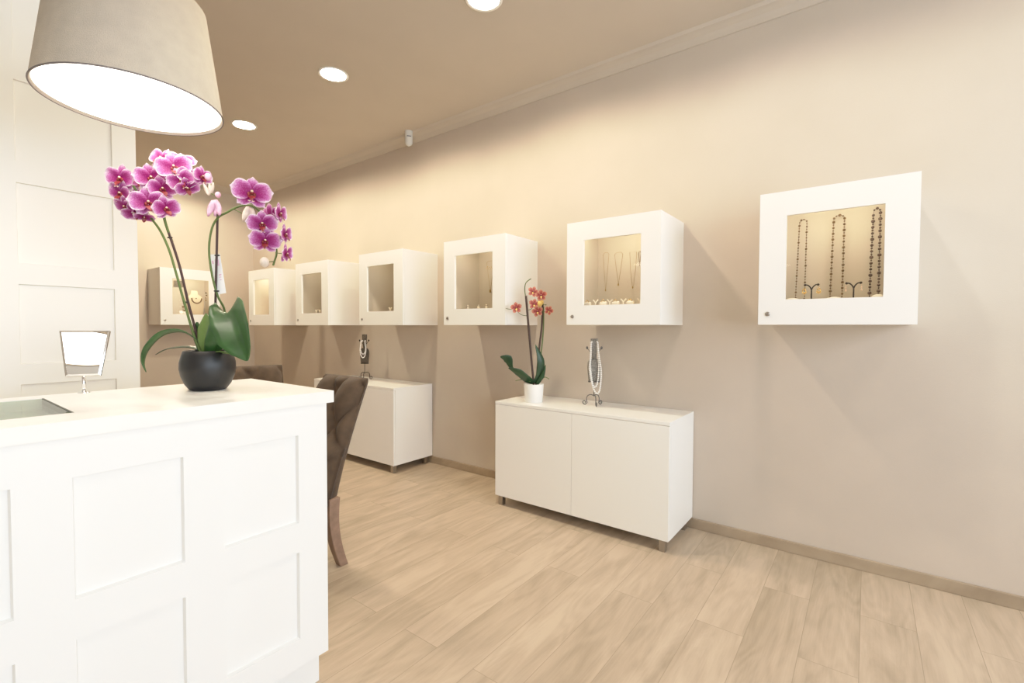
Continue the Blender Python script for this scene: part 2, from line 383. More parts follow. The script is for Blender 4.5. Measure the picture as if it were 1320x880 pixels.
# ------------------------------------------------------------------ wall display cabinets
W_, D_, ZB, ZT = .61, .41, 1.281, 1.928
H_ = ZT-ZB
def make_cabinet(label):
    """local frame: back on the plane x=0, room towards -X, y from 0 to W_, z from 0 to H_"""
    t = thing('display_cabinet', label, 'display cabinet', group='white wall display cabinets')
    b = MB(); th = .02; xf = -D_+.02
    b.box((xf, 0, 0), (0, th, H_)); b.box((xf, W_-th, 0), (0, W_, H_)); b.box((xf, th, 0), (0, W_-th, th)); b.box((xf, th, H_-th), (0, W_-th, H_))
    b.build('carcass', M_white, t, bevel=.0012)
    lin = MB(); lin.box((-.018, th, th), (-.004, W_-th, H_-th)); lin.build('back_lining', M_inner, t)
    for y in (th, W_-th-.004): MB().box((xf+.001, y, .11), (-.018, y+.004, H_-th)).build('side_lining', M_inner, t)
    MB().box((xf+.004, th+.001, th), (-.019, W_-th-.001, .118)).build('display_base', mat('pale base cloth', (.66, .58, .46), .8), t)
    d = MB(); y0, y1, zz0, zz1 = .117, W_-.117, .122, .530; xa, xb = -D_, -D_+.018
    d.box((xa, 0, 0), (xb, W_, zz0)); d.box((xa, 0, zz1), (xb, W_, H_)); d.box((xa, 0, zz0), (xb, y0, zz1)); d.box((xa, y1, zz0), (xb, W_, zz1))
    bm = bmesh.new(); me = bpy.data.meshes.new('tmp'); me.from_pydata(d.v, [], d.f); bm.from_mesh(me)
    bmesh.ops.remove_doubles(bm, verts=bm.verts, dist=1e-5)
    d.v = [tuple(v.co) for v in bm.verts]; bm.verts.index_update(); d.f = [tuple(v.index for v in f.verts) for f in bm.faces]; bm.free()
    d.sm = [False]*len(d.f); d.mi = [0]*len(d.f)
    dr = d.build('door', M_white, t, recalc=False)
    MB().add([(xa+.012, y0-.003, zz0-.003), (xa+.012, y1+.003, zz0-.003), (xa+.012, y1+.003, zz1+.003), (xa+.012, y0-.003, zz1+.003)], [(0, 3, 2, 1)]).build('glass_pane', M_glass, dr)
    k = MB(); k.lathe([(0, 0), (.011, 0), (.011, .004), (.009, .006), (0, .006)], n=20); k.box((-.0012, -.006, .006), (.0012, .006, .0065))
    lk = k.build('lock', M_steel, dr); lk.location = (xa, W_-.042, .053); lk.rotation_euler = (0, -PI/2, 0)
    st = MB().box((-D_+.03, .06, H_-th-.008), (-D_+.05, W_-.06, H_-th)).build('light_strip', mat('led strip', (1, 1, 1), .5, emit=(1, .82, .52), estr=1), t)
    return t
cab_y = [-.169, .941, 2.053, 3.154, 4.276, 5.358]
cab_lab = ['white wall display cabinet at far right with three long beaded necklaces',
           'white wall display cabinet above the grey pearl bust, gold chains and ring pads inside',
           'white wall display cabinet right behind the small coral orchid',
           'white wall display cabinet above the brown necklace bust, nearly empty window',
           'white wall display cabinet with plain brown window, between the pale lit and nearly empty ones',
           'white wall display cabinet nearest the far room corner with a pale glowing interior',
           'white wall display cabinet on the far wall behind the magenta orchid stems']
cab0 = make_cabinet(cab_lab[0])
cabs = []
for i, y in enumerate(cab_y):
    o = cab0 if i == 0 else dup(cab0, (0, 0, 0), label=cab_lab[i])
    o.location = (XW, y, ZB); cabs.append(o)
o = dup(cab0, (2.466, YB, ZB), PI/2, cab_lab[6]); cabs.append(o)   # local -X -> world -Y
WARM = (1, .85, .62)
for i, y in enumerate(cab_y):
    light('cabinet_strip_light', 'AREA', (XW-D_+.115, y+W_/2, ZT-.034), [.80, .80, .55, .34, .34, 1.2][i], WARM, .03, (0, math.radians(-48), 0), 'RECTANGLE', .44)
light('cabinet_strip_light', 'AREA', (2.466-W_/2, YB-D_+.085, ZT-.030), 1.1, WARM, .44, (math.radians(35), 0, 0), 'RECTANGLE', .03)

# ------------------------------------------------------------------ sideboards
def make_sideboard(label):
    """origin at the near front floor corner; x to the wall, y along the wall"""
    t = thing('sideboard', label, 'sideboard', group='low white sideboards along the right wall')
    W, D, zb, zt = 1.242, .450, .069, .740
    b = MB(); th = .02
    b.box((.02, 0, zb), (D, th, zt-th)); b.box((.02, W-th, zb), (D, W, zt-th)); b.box((.02, th, zb), (D, W-th, zb+th)); b.box((D-.012, th, zb+th), (D, W-th, zt-th)); b.box((.03, W/2-.01, zb+th), (D-.02, W/2+.01, zt-th))
    b.build('carcass', M_white, t, bevel=.001)
    MB().box((.0, 0, zt-th), (D, W, zt)).build('top_panel', M_white, t, bevel=.0015)
    MB().box((0, .0015, zb), (.0185, W/2-.001, zt-th-.002)).build('door', M_white, t, bevel=.0012)
    MB().box((0, W/2+.001, zb), (.0185, W-.0015, zt-th-.002)).build('door', M_white, t, bevel=.0012)
    for lx in (.012, D-.075):
        for ly in (.022, W-.058):
            l = MB(); l.box((lx, ly, 0), (lx+.036, ly+.036, zb)); l.build('leg', M_steel, t, bevel=.002)
    return t
sb = make_sideboard('white two door sideboard on steel legs holding the small coral orchid and the pearl stand')
sb.location = (2.597, .862, 0)
sb2 = dup(sb, (2.597, 3.222, 0), label='white sideboard farther along the wall, partly behind the brown tufted chair')

# ------------------------------------------------------------------ tufted chairs
def make_chair(label):
    """faces -X; origin on the floor under the rear of the seat; width along y"""
    t = thing('tufted_chair', label, 'chair', group='brown tufted chairs behind the counter')
    W = .42; n = 48; rows = 56
    P = []
    for i in range(rows+1):
        s = i/rows; z = .338+s*.642
        xr = .0+.035*s+.165*s**1.25            # rear line leans back
        if s < .06: xr -= .02*(1-s/.06)**2
        th = .150-.070*s
        wid = W*(.94+.06*s)
        zz = z
        rnd = 1.0
        if s > .95: k = (s-.95)/.05; rnd = math.sqrt(max(0, 1-(k*.93)**2))
        if s < .04: k = (.04-s)/.04; rnd = math.sqrt(max(0, 1-(k*.8)**2))
        xm = xr-th/2
        ring = []
        m = 4*n//3
        # front: from +y side to -y side, then rear back again
        for j in range(n+1):
            u = -1+2*j/n
            edge = (1-abs(u)**7)
            tuft = 0
            if .36 < s < .985:
                uu = u*wid/2/.115; vv = (s-.36)*.615/.155
                a = abs(math.sin(PI*(uu+vv)/2)); b = abs(math.sin(PI*(uu-vv)/2))
                f = min(1, (s-.36)/.03)*min(1, (1-abs(u))/.06+.15)
                tuft = ((a*b)**.5)*.056*f-.022*f
            x = xm-(th/2*edge+tuft)*rnd
            ring.append((x, -u*wid/2, zz))
        for j in range(n+1):
            u = 1-2*j/n
            edge = (1-abs(u)**10)
            ring.append((xm+th/2*edge*rnd, -u*wid/2, zz))
        P.append(ring)
    b = MB(); b.grid(P, True, closed_u=True)
    k = len(P[0]); b.f.append(tuple(range(k))[::-1]); b.sm.append(True); b.mi.append(0); b.f.append(tuple(range(rows*k, rows*k+k))); b.sm.append(True); b.mi.append(0)
    b.build('backrest', M_suede, t)
    # seat cushion with a soft crown
    S = []
    for i in range(13):
        a = i/12; row = []
        for j in range(25):
            u = -1+2*j/24; v = a
            row.append((-.115-.40*v, u*.215, .47+.025*(1-u**4)*(1-(2*v-1)**4)))
        S.append(row)
    se = MB(); se.grid(S); se.box((-.515, -.215, .365), (-.115, .215, .4699)); se.build('seat', M_suede, t, bevel=.01)
    for sy in (-1, 1):
        for front in (0, 1):
            l = MB(); prof = []
            for i in range(13):
                q = i/12; z = .375*(1-q)
                if not front: x = -.045+.057*q**1.8-.012*math.sin(PI*q); r = .030-.007*q
                else: x = -.47; r = .026-.010*q
                prof.append([(x-r, sy*.18-r, z), (x+r, sy*.18-r, z), (x+r, sy*.18+r, z), (x-r, sy*.18+r, z)])
            l.grid(prof, False, closed_u=True); l.f += [(0, 1, 2, 3), (48, 49, 50, 51)]; l.sm += [False, False]; l.mi += [0, 0]
            l.build('leg', M_leg, t, bevel=.004)
    return t
ch = make_chair('brown tufted upholstered chair seen from the side at the right end of the counter')
ch.location = (1.425, 2.39, 0)
dup(ch, (1.53, 3.38, 0), math.radians(76), 'brown tufted chair farther back, only its top showing over the counter')

# ------------------------------------------------------------------ pendant lamp
lc = (.468, 1.785); lz = 1.93; lr = .2285; lh = .31
lamp = thing('pendant_lamp', 'large taupe drum pendant lamp with bright white underside at top left', 'lamp', (lc[0], lc[1], lz))
rt_ = lr*.815
sh = MB(); sh.lathe([(lr, 0), (rt_, lh), (rt_-.003, lh), (lr-.003, 0), (lr, 0)], n=96)
sh.f = [f for f in sh.f if len(f) == 4]; sh.sm = sh.sm[:len(sh.f)]; sh.mi = sh.mi[:len(sh.f)]
sh.build('lamp_shade', M_shade, lamp)
rim = MB(); rim.tube([(lr*math.cos(2*PI*k/96), lr*math.sin(2*PI*k/96), .001) for k in range(96)], .0022, 6, closed=True)
rim.build('shade_rim', mat('shade rim', (.20, .17, .16), .7), lamp)
df = MB(); df.lathe([(0, .008), (lr-.007, .008), (lr-.007, .012), (0, .012)], n=96); df.build('diffuser', M_diff, lamp)
sp = MB()
for k in range(3): a = 2*PI*k/3; sp.tube([(0, 0, lh-.02), ((rt_-.002)*math.cos(a), (rt_-.002)*math.sin(a), lh-.005)], .002, 6)
sp.lathe([(0, -.06), (.02, -.06), (.02, .03), (.008, .045), (0, .045)], (0, 0, lh-.02), 20); sp.build('lamp_holder', M_steel, lamp)
MB().tube([(0, 0, lh+.02), (0, 0, ZC-lz-.02)], .003, 8).build('cord', M_plastic, lamp)
MB().lathe([(0, -.03), (.05, -.025), (.055, 0), (0, 0)], (0, 0, ZC-lz), 30).build('ceiling_rose', M_plastic, lamp)
light('pendant_bulb_light', 'AREA', (lc[0], lc[1], lz-.002), 1.3, (1, .88, .70), lr*1.9)

lamp2 = dup(lamp, (-.44, .88, 1.93), label='second taupe drum pendant lamp, seen only as a white disc in the small mirror')
lamp['group'] = lamp2['group'] = 'drum pendant lamps over the counter'

# ------------------------------------------------------------------ recessed ceiling spots
spots = [(2.008, 1.715), (1.957, 3.078), (1.961, 4.48), (1.97, 5.905)]
sl_ = ['recessed round ceiling spot cut by the top edge of the photo, nearest', 'recessed round ceiling spot right of the lamp shade, second nearest',
       'recessed round ceiling spot just right of the lamp shade rim', 'recessed round ceiling spot glowing behind the magenta orchid flowers, farthest']
def make_spot(label):
    t = thing('ceiling_spot', label, 'ceiling light', group='recessed ceiling spots')
    r = MB(); r.lathe([(.086, 0), (.103, 0), (.103, -.004), (.096, -.007), (.086, -.003)], n=40); r.f = [f for f in r.f if len(f) == 4]; r.sm = r.sm[:len(r.f)]; r.mi = r.mi[:len(r.f)]
    r.build('trim_ring', mat('spot ring', (.85, .82, .76), .4), t)
    MB().lathe([(0, -.002), (.087, -.002), (.087, 0), (0, 0)], n=40).build('lens', M_spot, t)
    return t
s0 = None
for (x, y), lb in zip(spots, sl_):
    s0 = make_spot(lb) if s0 is None else s0
    o = s0 if lb == sl_[0] else dup(s0, (0, 0, 0), label=lb)
    o.location = (x, y, ZC)
SPOTC = (1, .86, .64)
for (x, y), e, c_ in zip(spots+[(1.96, .33), (1.96, -1.05)], (36, 44, 46, 44, 22, 12), (SPOTC, SPOTC, SPOTC, SPOTC, (1, .92, .82), (1, .92, .82))):
    light('spot_light', 'SPOT', (x, y, ZC-.02), e, c_, .045, spot=168, blend=.35)

# ------------------------------------------------------------------ motion sensor
ms = thing('motion_sensor', 'small white motion sensor in the corner of ceiling and cabinet wall', 'sensor', (2.925, 3.40, 2.922), math.radians(-35))
b = MB(); q = []
for i in range(13):
    z = .13*i/12
    k = 1 if z > .03 else math.sqrt(max(.02, 1-((.03-z)/.03)**2)); k *= 1 if i < 12 else .9
    q.append([(.031*k*math.cos(2*PI*j/24), .026*k*math.sin(2*PI*j/24)*(1 if math.sin(2*PI*j/24) < 0 else .6), z) for j in range(24)])
b.grid(q, True, closed_u=True); b.f += [tuple(range(24))[::-1], tuple(range(288, 312))]; b.sm += [True]*2; b.mi += [0]*2
b.build('sensor_body', M_plastic, ms)
MB().box((-.016, -.0278, .070), (.016, -.024, .075)).build('print', M_dgrey, ms)
br = MB(); br.tube([(0, .006, .12), (0, .03, .118), (0, .11, .094)], .008, 10); br.build('bracket', M_plastic, ms); ms.scale = (1.15,)*3

# ------------------------------------------------------------------ jewellery stands
def make_bust(label, metal, wire, tall, loc, rz):
    t = thing('necklace_stand', label, 'jewelry stand', loc, rz)
    # torso: flattened flared form, front towards -Y
    def slab(prof, mbx, dep):
        P = []
        for (w, z, d) in prof:
            ring = []
            for j in range(28):
                a = 2*PI*j/28; c, s_ = math.cos(a), math.sin(a)
                ring.append((w*abs(c)**.6*(1 if c > 0 else -1), d*abs(s_)**.7*(1 if s_ > 0 else -1), z))
            P.append(ring)
        mbx.grid(P, True, closed_u=True); k = len(mbx.v)
        mbx.f += [tuple(range(k-28*len(prof), k-28*len(prof)+28))[::-1], tuple(range(k-28, k))]; mbx.sm += [False]*2; mbx.mi += [0]*2
    tz = .165
    b = MB(); slab([(.036, tz, .022), (.039, tz+.02, .024), (.043, tz+.06, .026), (.046, tz+.10, .027), (.043, tz+.125, .024), (.034, tz+.142, .018), (.022, tz+.150, .013)], b, .03)
    b.build('torso', metal, t)
    nk = MB(); slab([(.013, tz+.148, .010), (.017, tz+.18, .012), (.021, tz+.22, .014), (.024, tz+.255, .015), (.024, tz+.285, .015)], nk, .02); nk.build('neck', metal, t)
    bs = MB(); slab([(.039, tz-.007, .024), (.040, tz, .025)], bs, .02); bs.build('torso_rim', wire, t)
    rd = MB(); rd.tube([(0, 0, .062), (0, 0, tz-.005)], .003, 8); rd.build('rod', wire, t)
    for s_ in (-1, 1):
        a = MB(); a.tube(arc_pts([(s_*.018, 0, tz+.19), (s_*.034, -.004, tz+.205), (s_*.046, -.008, tz+.222)]), .0022, 6)
        a.ball((s_*.048, -.008, tz+.224), .0085, 10, 8, (.8, .8, 1.25)); a.build('earring_arm', wire, t)
    for k in range(3):
        an = -PI/2+2*PI*k/3+.25
        c, s_ = math.cos(an), math.sin(an)
        pr = [(0, .066), (.022, .073), (.044, .062), (.050, .040), (.047, .018)]
        for i in range(15):
            th = -.2-i*.52; r = .017*(1-i/18); pr.append((.064+r*math.cos(PI+th*-1)*1.0, .019-r*math.sin(th*-1)))
        f = MB(); f.tube(arc_pts([(c*x, s_*x, max(.0032, z)) for x, z in pr], 3), .0032, 6); f.build('foot', wire, t)
    return t
st1 = make_bust('grey woven wire necklace bust on curled feet draped with a long pearl strand', M_rust, M_iron, 1, (2.858, 1.462, .74), math.radians(-62))
st2 = make_bust('brown wire necklace bust on curled feet beside the chair top, short pearl strand', M_rustb, M_irond, 1, (2.86, 3.99, .74), math.radians(-62))
def strand(name, label, pts, r, m, loc, rz, cat='necklace', group=None, step=None):
    P = [Vector(p) for p in pts]; b = MB(); acc = 0; step = step or 2*r; last = P[0]; b.ball(P[0], r, 7, 5)
    for i in range(1, len(P)):
        seg = P[i]-P[i-1]; L = seg.length; d = 0
        while acc+(L-d) >= step:
            d += step-acc; acc = 0; b.ball(P[i-1]+seg*(d/L), r, 7, 5)
        acc += L-d
    o = b.build(name, m); o.location = loc; o.rotation_euler = (0, 0, rz)
    return tag(o, label, cat, group)
def loop(wtop, wmid, ztop, zbot, y, dx=0, back=.010, n=40):
    pts = []
    for k in range(n+1):
        a = PI*k/n              # left top -> bottom -> right top
        x = -wmid*math.cos(a) if .12 < k/n < .88 else -math.copysign(wtop+(wmid-wtop)*min(k, n-k)/(n*.12), math.cos(a))
        z = ztop-(ztop-zbot)*(math.sin(a)**.62)
        pts.append((x+dx*(math.sin(a)), y, z))
    return pts
tz = .165
A = loop(.020, .030, tz+.258, .128, -.034, .006); B = loop(.022, .040, tz+.262, .086, -.041, .020)
A = [(x, y+(.020 if z > tz+.235 else 0), z) for x, y, z in A]; B = [(x, y+(.020 if z > tz+.235 else 0), z) for x, y, z in B]
strand('pearl_necklace', 'long double white pearl necklace hanging on the grey wire bust', A+[(0, .016, tz+.275)]+B[::-1]+[(.004, .016, tz+.272), A[0]], .0066, M_pearl, st1.location, math.radians(-62))
A = loop(.021, .030, tz+.215, tz+.09, -.033); B = loop(.021, .034, tz+.218, tz+.055, -.036)
strand('pearl_necklace', 'short double white pearl necklace around the brown wire bust', A+[(0, .02, tz+.232)]+B[::-1]+[(0, .02, tz+.23), A[0]], .0056, M_pearl, st2.location, math.radians(-62))

# ------------------------------------------------------------------ contents of the cabinets
def beaded(label, y0, z_top, half_t, half_b, z_bot, lean, m1, sizes, x=3.012, gap=.0150):
    b = MB(); pts = []
    n = 60
    for k in range(n+1):
        q = k/n
        if q < .46: s_ = q/.46; pts.append((y0+half_t+(half_b-half_t)*s_+lean*s_, z_top-(z_top-z_bot-.02)*s_))
        elif q > .54: s_ = (1-q)/.46; pts.append((y0-half_t-(half_b-half_t)*s_+lean*s_, z_top-(z_top-z_bot-.02)*s_))
        else:
            a = PI*(q-.46)/.08; pts.append((y0+lean+half_b*math.cos(a), z_bot+.02-.02*math.sin(a)))
    pts += [(y0-half_t*math.cos(PI*k/8)*1.0, z_top+.018*math.sin(PI*k/8)) for k in range(1, 9)]
    P = [Vector((x-.008, p[0], p[1])) for p in pts]
    b.tube(P, .0009, 5)
    acc = 0; i_b = 0
    for i in range(1, len(P)):
        seg = P[i]-P[i-1]; L = seg.length; d = 0
        while acc+(L-d) >= gap:
            d += gap-acc; acc = 0; b.ball(P[i-1]+seg*(d/L), sizes[i_b % len(sizes)], 8, 6); i_b += 1
        acc += L-d
    b.ball((x-.004, y0, z_top+.018), .003, 6, 5)
    return tag(b.build('beaded_necklace', m1), label, 'necklace', 'beaded necklaces in the right cabinet')
beaded('long beaded necklace at left in the far right cabinet, behind the gold earrings', .290, 1.835, .017, .021, 1.408, .008, M_bead2, [.0060, .0036, .0046, .0034, .0042, .0036])
beaded('long beaded necklace in the middle of the far right cabinet, wide open loop', .130, 1.835, .023, .026, 1.408, .006, M_bead2, [.0072, .0038, .0060, .0038, .0066, .0042])
beaded('long dark beaded necklace at right in the far right cabinet', -.026, 1.848, .014, .018, 1.412, .004, M_bead, [.0066, .0044, .0088, .0040, .0074, .0050])
def earring_stand(label, y, lab2, x=2.73):
    t = thing('earring_stand', label, 'jewelry stand', (x, y, ZB+.118), group='earring trees in the right cabinet')
    b = MB(); b.tube([(0, 0, .0), (0, 0, .055)], .0032, 8); b.lathe([(0, 0), (.012, 0), (.012, .003), (0, .004)], n=18); b.build('post', M_irond, t)
    for s_ in (-1, 1):
        a = MB(); a.tube(arc_pts([(0, 0, .053), (0, s_*.006, .066), (0, s_*.016, .076), (0, s_*.026, .077), (0, s_*.030, .073)]), .0030, 8); a.ball((0, s_*.027, .077), .006, 8, 6); a.build('arm', M_irond, t)
        g = MB(); zz = ZB+.118+.072; yy = y+s_*.030
        g.tube([(x-.004, yy, zz), (x-.004, yy, zz-.012)], .0008, 5)
        if lab2 == 'gold':
            for k in range(3): g.tube([(x-.004+.0*k, yy+(.007+.001*k)*math.cos(2*PI*j/16), zz-.022-k*.004+.010*math.sin(2*PI*j/16)) for j in range(16)], .0012, 5, closed=True)
            g.ball((x-.004, yy, zz-.032), .004, 8, 6)
        else:
            g.ball((x-.004, yy, zz-.016), .003, 8, 6, (1, 1, 1.8)); g.ball((x-.004, yy, zz-.028), .0036, 8, 6, (1, 1, 1.8))
        tag(g.build('earring', M_gold if lab2 == 'gold' else M_col), '%s %s earring on the black %s earring tree' % ('left' if s_ > 0 else 'right', 'gold disc' if lab2 == 'gold' else 'small pale drop', 'left' if lab2 == 'gold' else 'right'), 'earring', 'earrings in the right cabinet')
earring_stand('black Y shaped earring tree with gold earrings, between the left and middle beaded necklaces', .223, 'gold')
earring_stand('black Y shaped earring tree with small pale drops, between the middle and right beaded necklaces', .056, 'pale')
def mound(label, x, y, z, wy=.03, wz=.016):
    b = MB(); P = []
    for i in range(7):
        th = PI/2*i/6; P.append([((.02*math.cos(th))*math.cos(2*PI*j/20)*(1+.12*math.sin(3*j)), wy*math.cos(th)*math.sin(2*PI*j/20)*(1+.1*math.cos(5*j)), wz*math.sin(th)) for j in range(20)])
    b.grid(P, True, closed_u=True); b.f += [tuple(range(20))[::-1], tuple(range(120, 140))]; b.sm += [False, True]; b.mi += [0]*2
    o = b.build('display_cushion', M_cush); o.location = (x, y, z); return tag(o, label, 'cushion', 'small white cushions in the right cabinet')
zd = ZB+.118
mound('small white cushion in the left corner of the far right cabinet', 2.74, .305, zd, .035)
mound('small white cushion under the middle beaded necklace', 2.74, .133, zd, .032)
mound('small white cushion in the right corner of the far right cabinet', 2.74, -.036, zd, .026, .022)
# cabinet with chains and ring pads
def ring_pad(label, y, x=2.72):
    t = thing('ring_pad', label, 'ring display', (x, y, zd), group='cream ring pads in a row')
    b = MB(); b.box((-.016, -.021, 0), (.016, .021, .022)); o = b.build('pad', M_cush, t, bevel=.006, seg=3); o.rotation_euler = (0, math.radians(-18), 0); o.location = (0, 0, .005)
    g = MB(); g.tube([(-.010+.0*j, .010*math.cos(2*PI*j/20), .028+.010*math.sin(2*PI*j/20)) for j in range(20)], .0016, 6, closed=True); g.ball((-.010, 0, .039), .003, 8, 6); g.build('ring', M_gold, t)
    return t
def y_holder(label, y, x=2.72, z=None, gp='cream Y shaped holders in a row'):
    t = thing('earring_holder', label, 'jewelry stand', (x, y, zd if z is None else z), group=gp)
    b = MB(); b.lathe([(0, 0), (.009, 0), (.009, .003), (.004, .005), (0, .005)], n=16); b.tube([(0, 0, .004), (0, 0, .022)], .004, 8); b.build('post', M_cush, t)
    for s_ in (-1, 1): MB().tube(arc_pts([(0, 0, .020), (0, s_*.008, .031), (0, s_*.018, .040)]), [.004]*13, 8).build('arm', M_cush, t)
    return t
for y, l in ((1.440, 'leftmost'), (1.330, 'second'), (1.246, 'third'), (1.150, 'rightmost')): ring_pad('%s of the cream ring pads in the cabinet above the pearls' % l, y)
for y, l in ((1.385, 'leftmost'), (1.288, 'second'), (1.197, 'third'), (1.090, 'rightmost')): y_holder('%s of the cream Y shaped earring holders in the cabinet above the pearls' % l, y)
def chain(label, yc, zt_, half, zb_, x=3.018, m=M_goldd, r=.0011, pend=.006, group='thin chains in the cabinet above the pearls', square=False):
    b = MB(); pts = []
    for k in range(41):
        q = k/40; a = -1+2*q
        if square: pts.append((x, yc+half*a if abs(a) < .98 else yc+math.copysign(half, a), zt_)) if abs(a) < .3 else pts.append((x, yc+math.copysign(half*(1-(abs(a)-.3)/.7*.9), a), zt_-(zt_-zb_)*((abs(a)-.3)/.7)))
        else: pts.append((x, yc+half*a, zb_+(zt_-zb_)*abs(a)**1.15))
    if not square: b.tube([(x, yc-half, zt_), (x, yc-half*.5, zt_+.012), (x, yc+half*.5, zt_+.012), (x, yc+half, zt_)], r, 5)
    if square:
        L = [(x, yc-half, zt_), (x, yc-half*.75, (zt_+zb_)/2), (x, yc-.004, zb_)]; R = [(x, yc+half, zt_), (x, yc+half*.75, (zt_+zb_)/2), (x, yc+.004, zb_)]
        b.tube([L[2], L[1], L[0], R[0], R[1], R[2]], r, 5)
    else: b.tube(pts, r, 5)
    b.ball((x-.003, yc, zb_-pend), pend, 8, 6, (.6, .8, 1.4))
    return tag(b.build('gold_chain', m), label, 'necklace', group)
chain('leftmost thin chain with a low pendant in the cabinet above the pearls', 1.46, 1.772, .022, 1.53)
chain('second thin chain, high V shape, in the cabinet above the pearls', 1.366, 1.765, .030, 1.565, pend=.007)
chain('third thin chain with squared top in the cabinet above the pearls', 1.262, 1.770, .024, 1.54, square=True)
chain('rightmost short chain against the side of the cabinet above the pearls', 1.216, 1.758, .008, 1.68, m=M_bead2, r=.0018, pend=.004)
# cabinet behind the small orchid
chain('fan shaped necklace with a dark drop in the cabinet behind the small coral orchid', 2.50, 1.80, .040, 1.575, m=M_goldd, r=.0013, pend=.011, group='necklaces in the cabinet behind the small orchid')
bb = MB()
for k in range(9): bb.ball((3.016, 2.46+.010*k, 1.79-.0022*(k-4)**2*-.3-(.03 if k % 2 else .045)), .0035, 7, 5)
tag(bb.build('gold_pendant', M_gold), 'glinting row of gold beads above the fan necklace', 'pendant')
for y, l in ((2.515, 'left'), (2.405, 'middle'), (2.325, 'right')):
    t = thing('display_cone', '%s of the small cones in the cabinet behind the coral orchid' % l, 'ring display', (2.76, y, zd), group='ring cones in the cabinet behind the orchid')
    MB().lathe([(0, 0), (.012, 0), (.007, .030), (.004, .038), (0, .039)], n=18).build('cone', M_cush, t)
    MB().tube([(.0075*math.cos(2*PI*j/16), .0075*math.sin(2*PI*j/16), .030) for j in range(16)], .002, 6, closed=True).build('ring', M_bead2, t)
y_holder('small cream holder at the right of the nearly empty cabinet over the brown bust', 3.44, 2.74, gp='single holders')
y_holder('cream Y shaped holder at the bottom right of the plain brown cabinet window', 4.585, 2.70, gp='single holders')
y_holder('cream Y shaped holder peeking at the window edge of the plain brown cabinet', 4.52, 2.70, gp='single holders')
b = MB(); b.tube([(3.017, 5.70+.02*math.cos(2*PI*j/20), 1.62+.05*math.sin(2*PI*j/20)) for j in range(20)], .0012, 5, closed=True)
tag(b.build('gold_chain', M_goldd), 'faint thin chain on the glowing back of the corner cabinet', 'necklace')
# far wall cabinet
fb = thing('necklace_bust', 'sand coloured bust with a dark collar in the far wall cabinet', 'jewelry stand', (2.285, 6.56, zd))
b = MB(); Q = []
for (w, z, y) in [(.075, 0, 0), (.080, .05, 0), (.088, .11, .005), (.092, .16, .012), (.088, .20, .022), (.066, .235, .034), (.040, .255, .042), (.034, .30, .05)]:
    Q.append([(w*math.cos(2*PI*j/28), y+w*.40*math.sin(2*PI*j/28), z) for j in range(28)])
b.grid(Q, True, closed_u=True); b.f += [tuple(range(28))[::-1], tuple(range(196, 224))]; b.sm += [False]*2; b.mi += [0]*2
b.build('bust', M_bust, fb)
strand('collar_necklace', 'dark collar necklace around the sand coloured bust', [(.052*math.cos(a), .0, .055*math.sin(a)) for a in [PI+PI*k/30 for k in range(31)]], .0085, M_bead2, (2.278, 6.510, 1.600), 0, step=.012)
bb = MB(); bb.ball((0, 0, 0), .008, 10, 8, (1, .5, 1)); o = bb.build('brooch', M_bead2); o.location = (2.278, 6.528, 1.603); tag(o, 'small dark brooch above the collar on the sand bust', 'brooch')
t = thing('hanging_earrings', 'dark drop earrings at the right of the far wall cabinet', 'earring', (2.375, 6.50, 1.645))
for k in range(4): b = MB(); b.ball((.006*math.sin(k*2), 0, -.030*k+.03), .009, 8, 6); b.build('drop', M_bead2, t)
b = MB(); b.box((0, 0, 0), (.09, .05, .075)); o = b.build('dark_box', mat('brown grey card', (.20, .165, .12), .7), bevel=.004); o.location = (2.030, 6.44, 1.722); tag(o, 'dark box up in the left corner of the far wall cabinet', 'box')
b = MB(); b.box((0, 0, 0), (.10, .10, .004)); o = b.build('glass_shelf', M_glass); o.location = (2.005, 6.42, 1.716); tag(o, 'small glass shelf carrying the dark box in the far wall cabinet', 'shelf')
t = thing('jewelry_dish', 'cream dish with shells at the lower left of the far wall cabinet', 'dish', (2.10, 6.48, zd))
MB().lathe([(0, 0), (.045, 0), (.052, .012), (.048, .012), (.042, .004), (0, .004)], n=28).build('dish', M_cush, t)
b = MB(); b.ball((0, 0, .028), .024, 12, 8); b.ball((.035, -.01, .034), .026, 12, 8, (.8, .8, 1.2)); b.build('shell', M_pearl, t)
b = MB(); b.ball((.018, -.014, .095), .012, 10, 8); b.ball((.028, -.024, .050), .011, 10, 8); b.tube([(.018, -.014, .03), (.018, -.014, .09)], .003, 6); b.build('ornament', M_bead2, t)

# ------------------------------------------------------------------ table mirror
mr = thing('table_mirror', 'small chrome framed tilting mirror standing at the back of the counter', 'mirror', (.390, 2.068, 1.04), math.radians(-22))
MB().lathe([(0, 0), (.016, 0), (.016, .002), (.009, .004), (0, .004)], n=24).build('base', M_chrome, mr)
MB().tube([(0, 0, .003), (0, 0, .062)], .0055, 12).build('stem', M_chrome, mr)
hd = bpy.data.objects.new('mirror_frame', None)
def quadframe(wt, wb, h, t, d):
    b = MB(); o = [(-wb, 0), (wb, 0), (wt, h), (-wt, h)]; i = [(-wb+t, t), (wb-t, t), (wt-t*1.15, h-t), (-wt+t*1.15, h-t)]
    vs = [(x, -d, z) for x, z in o]+[(x, -d-.003, z) for x, z in i]+[(x, d, z) for x, z in o]
    b.add(vs, [(0, 1, 5, 4), (1, 2, 6, 5), (2, 3, 7, 6), (3, 0, 4, 7), (0, 8, 9, 1), (1, 9, 10, 2), (2, 10, 11, 3), (3, 11, 8, 0), (8, 11, 10, 9)])
    return b, [(x, z) for x, z in i]
b, inn = quadframe(.0645, .044, .153, .0055, .006)
TILT = math.radians(-14.9)
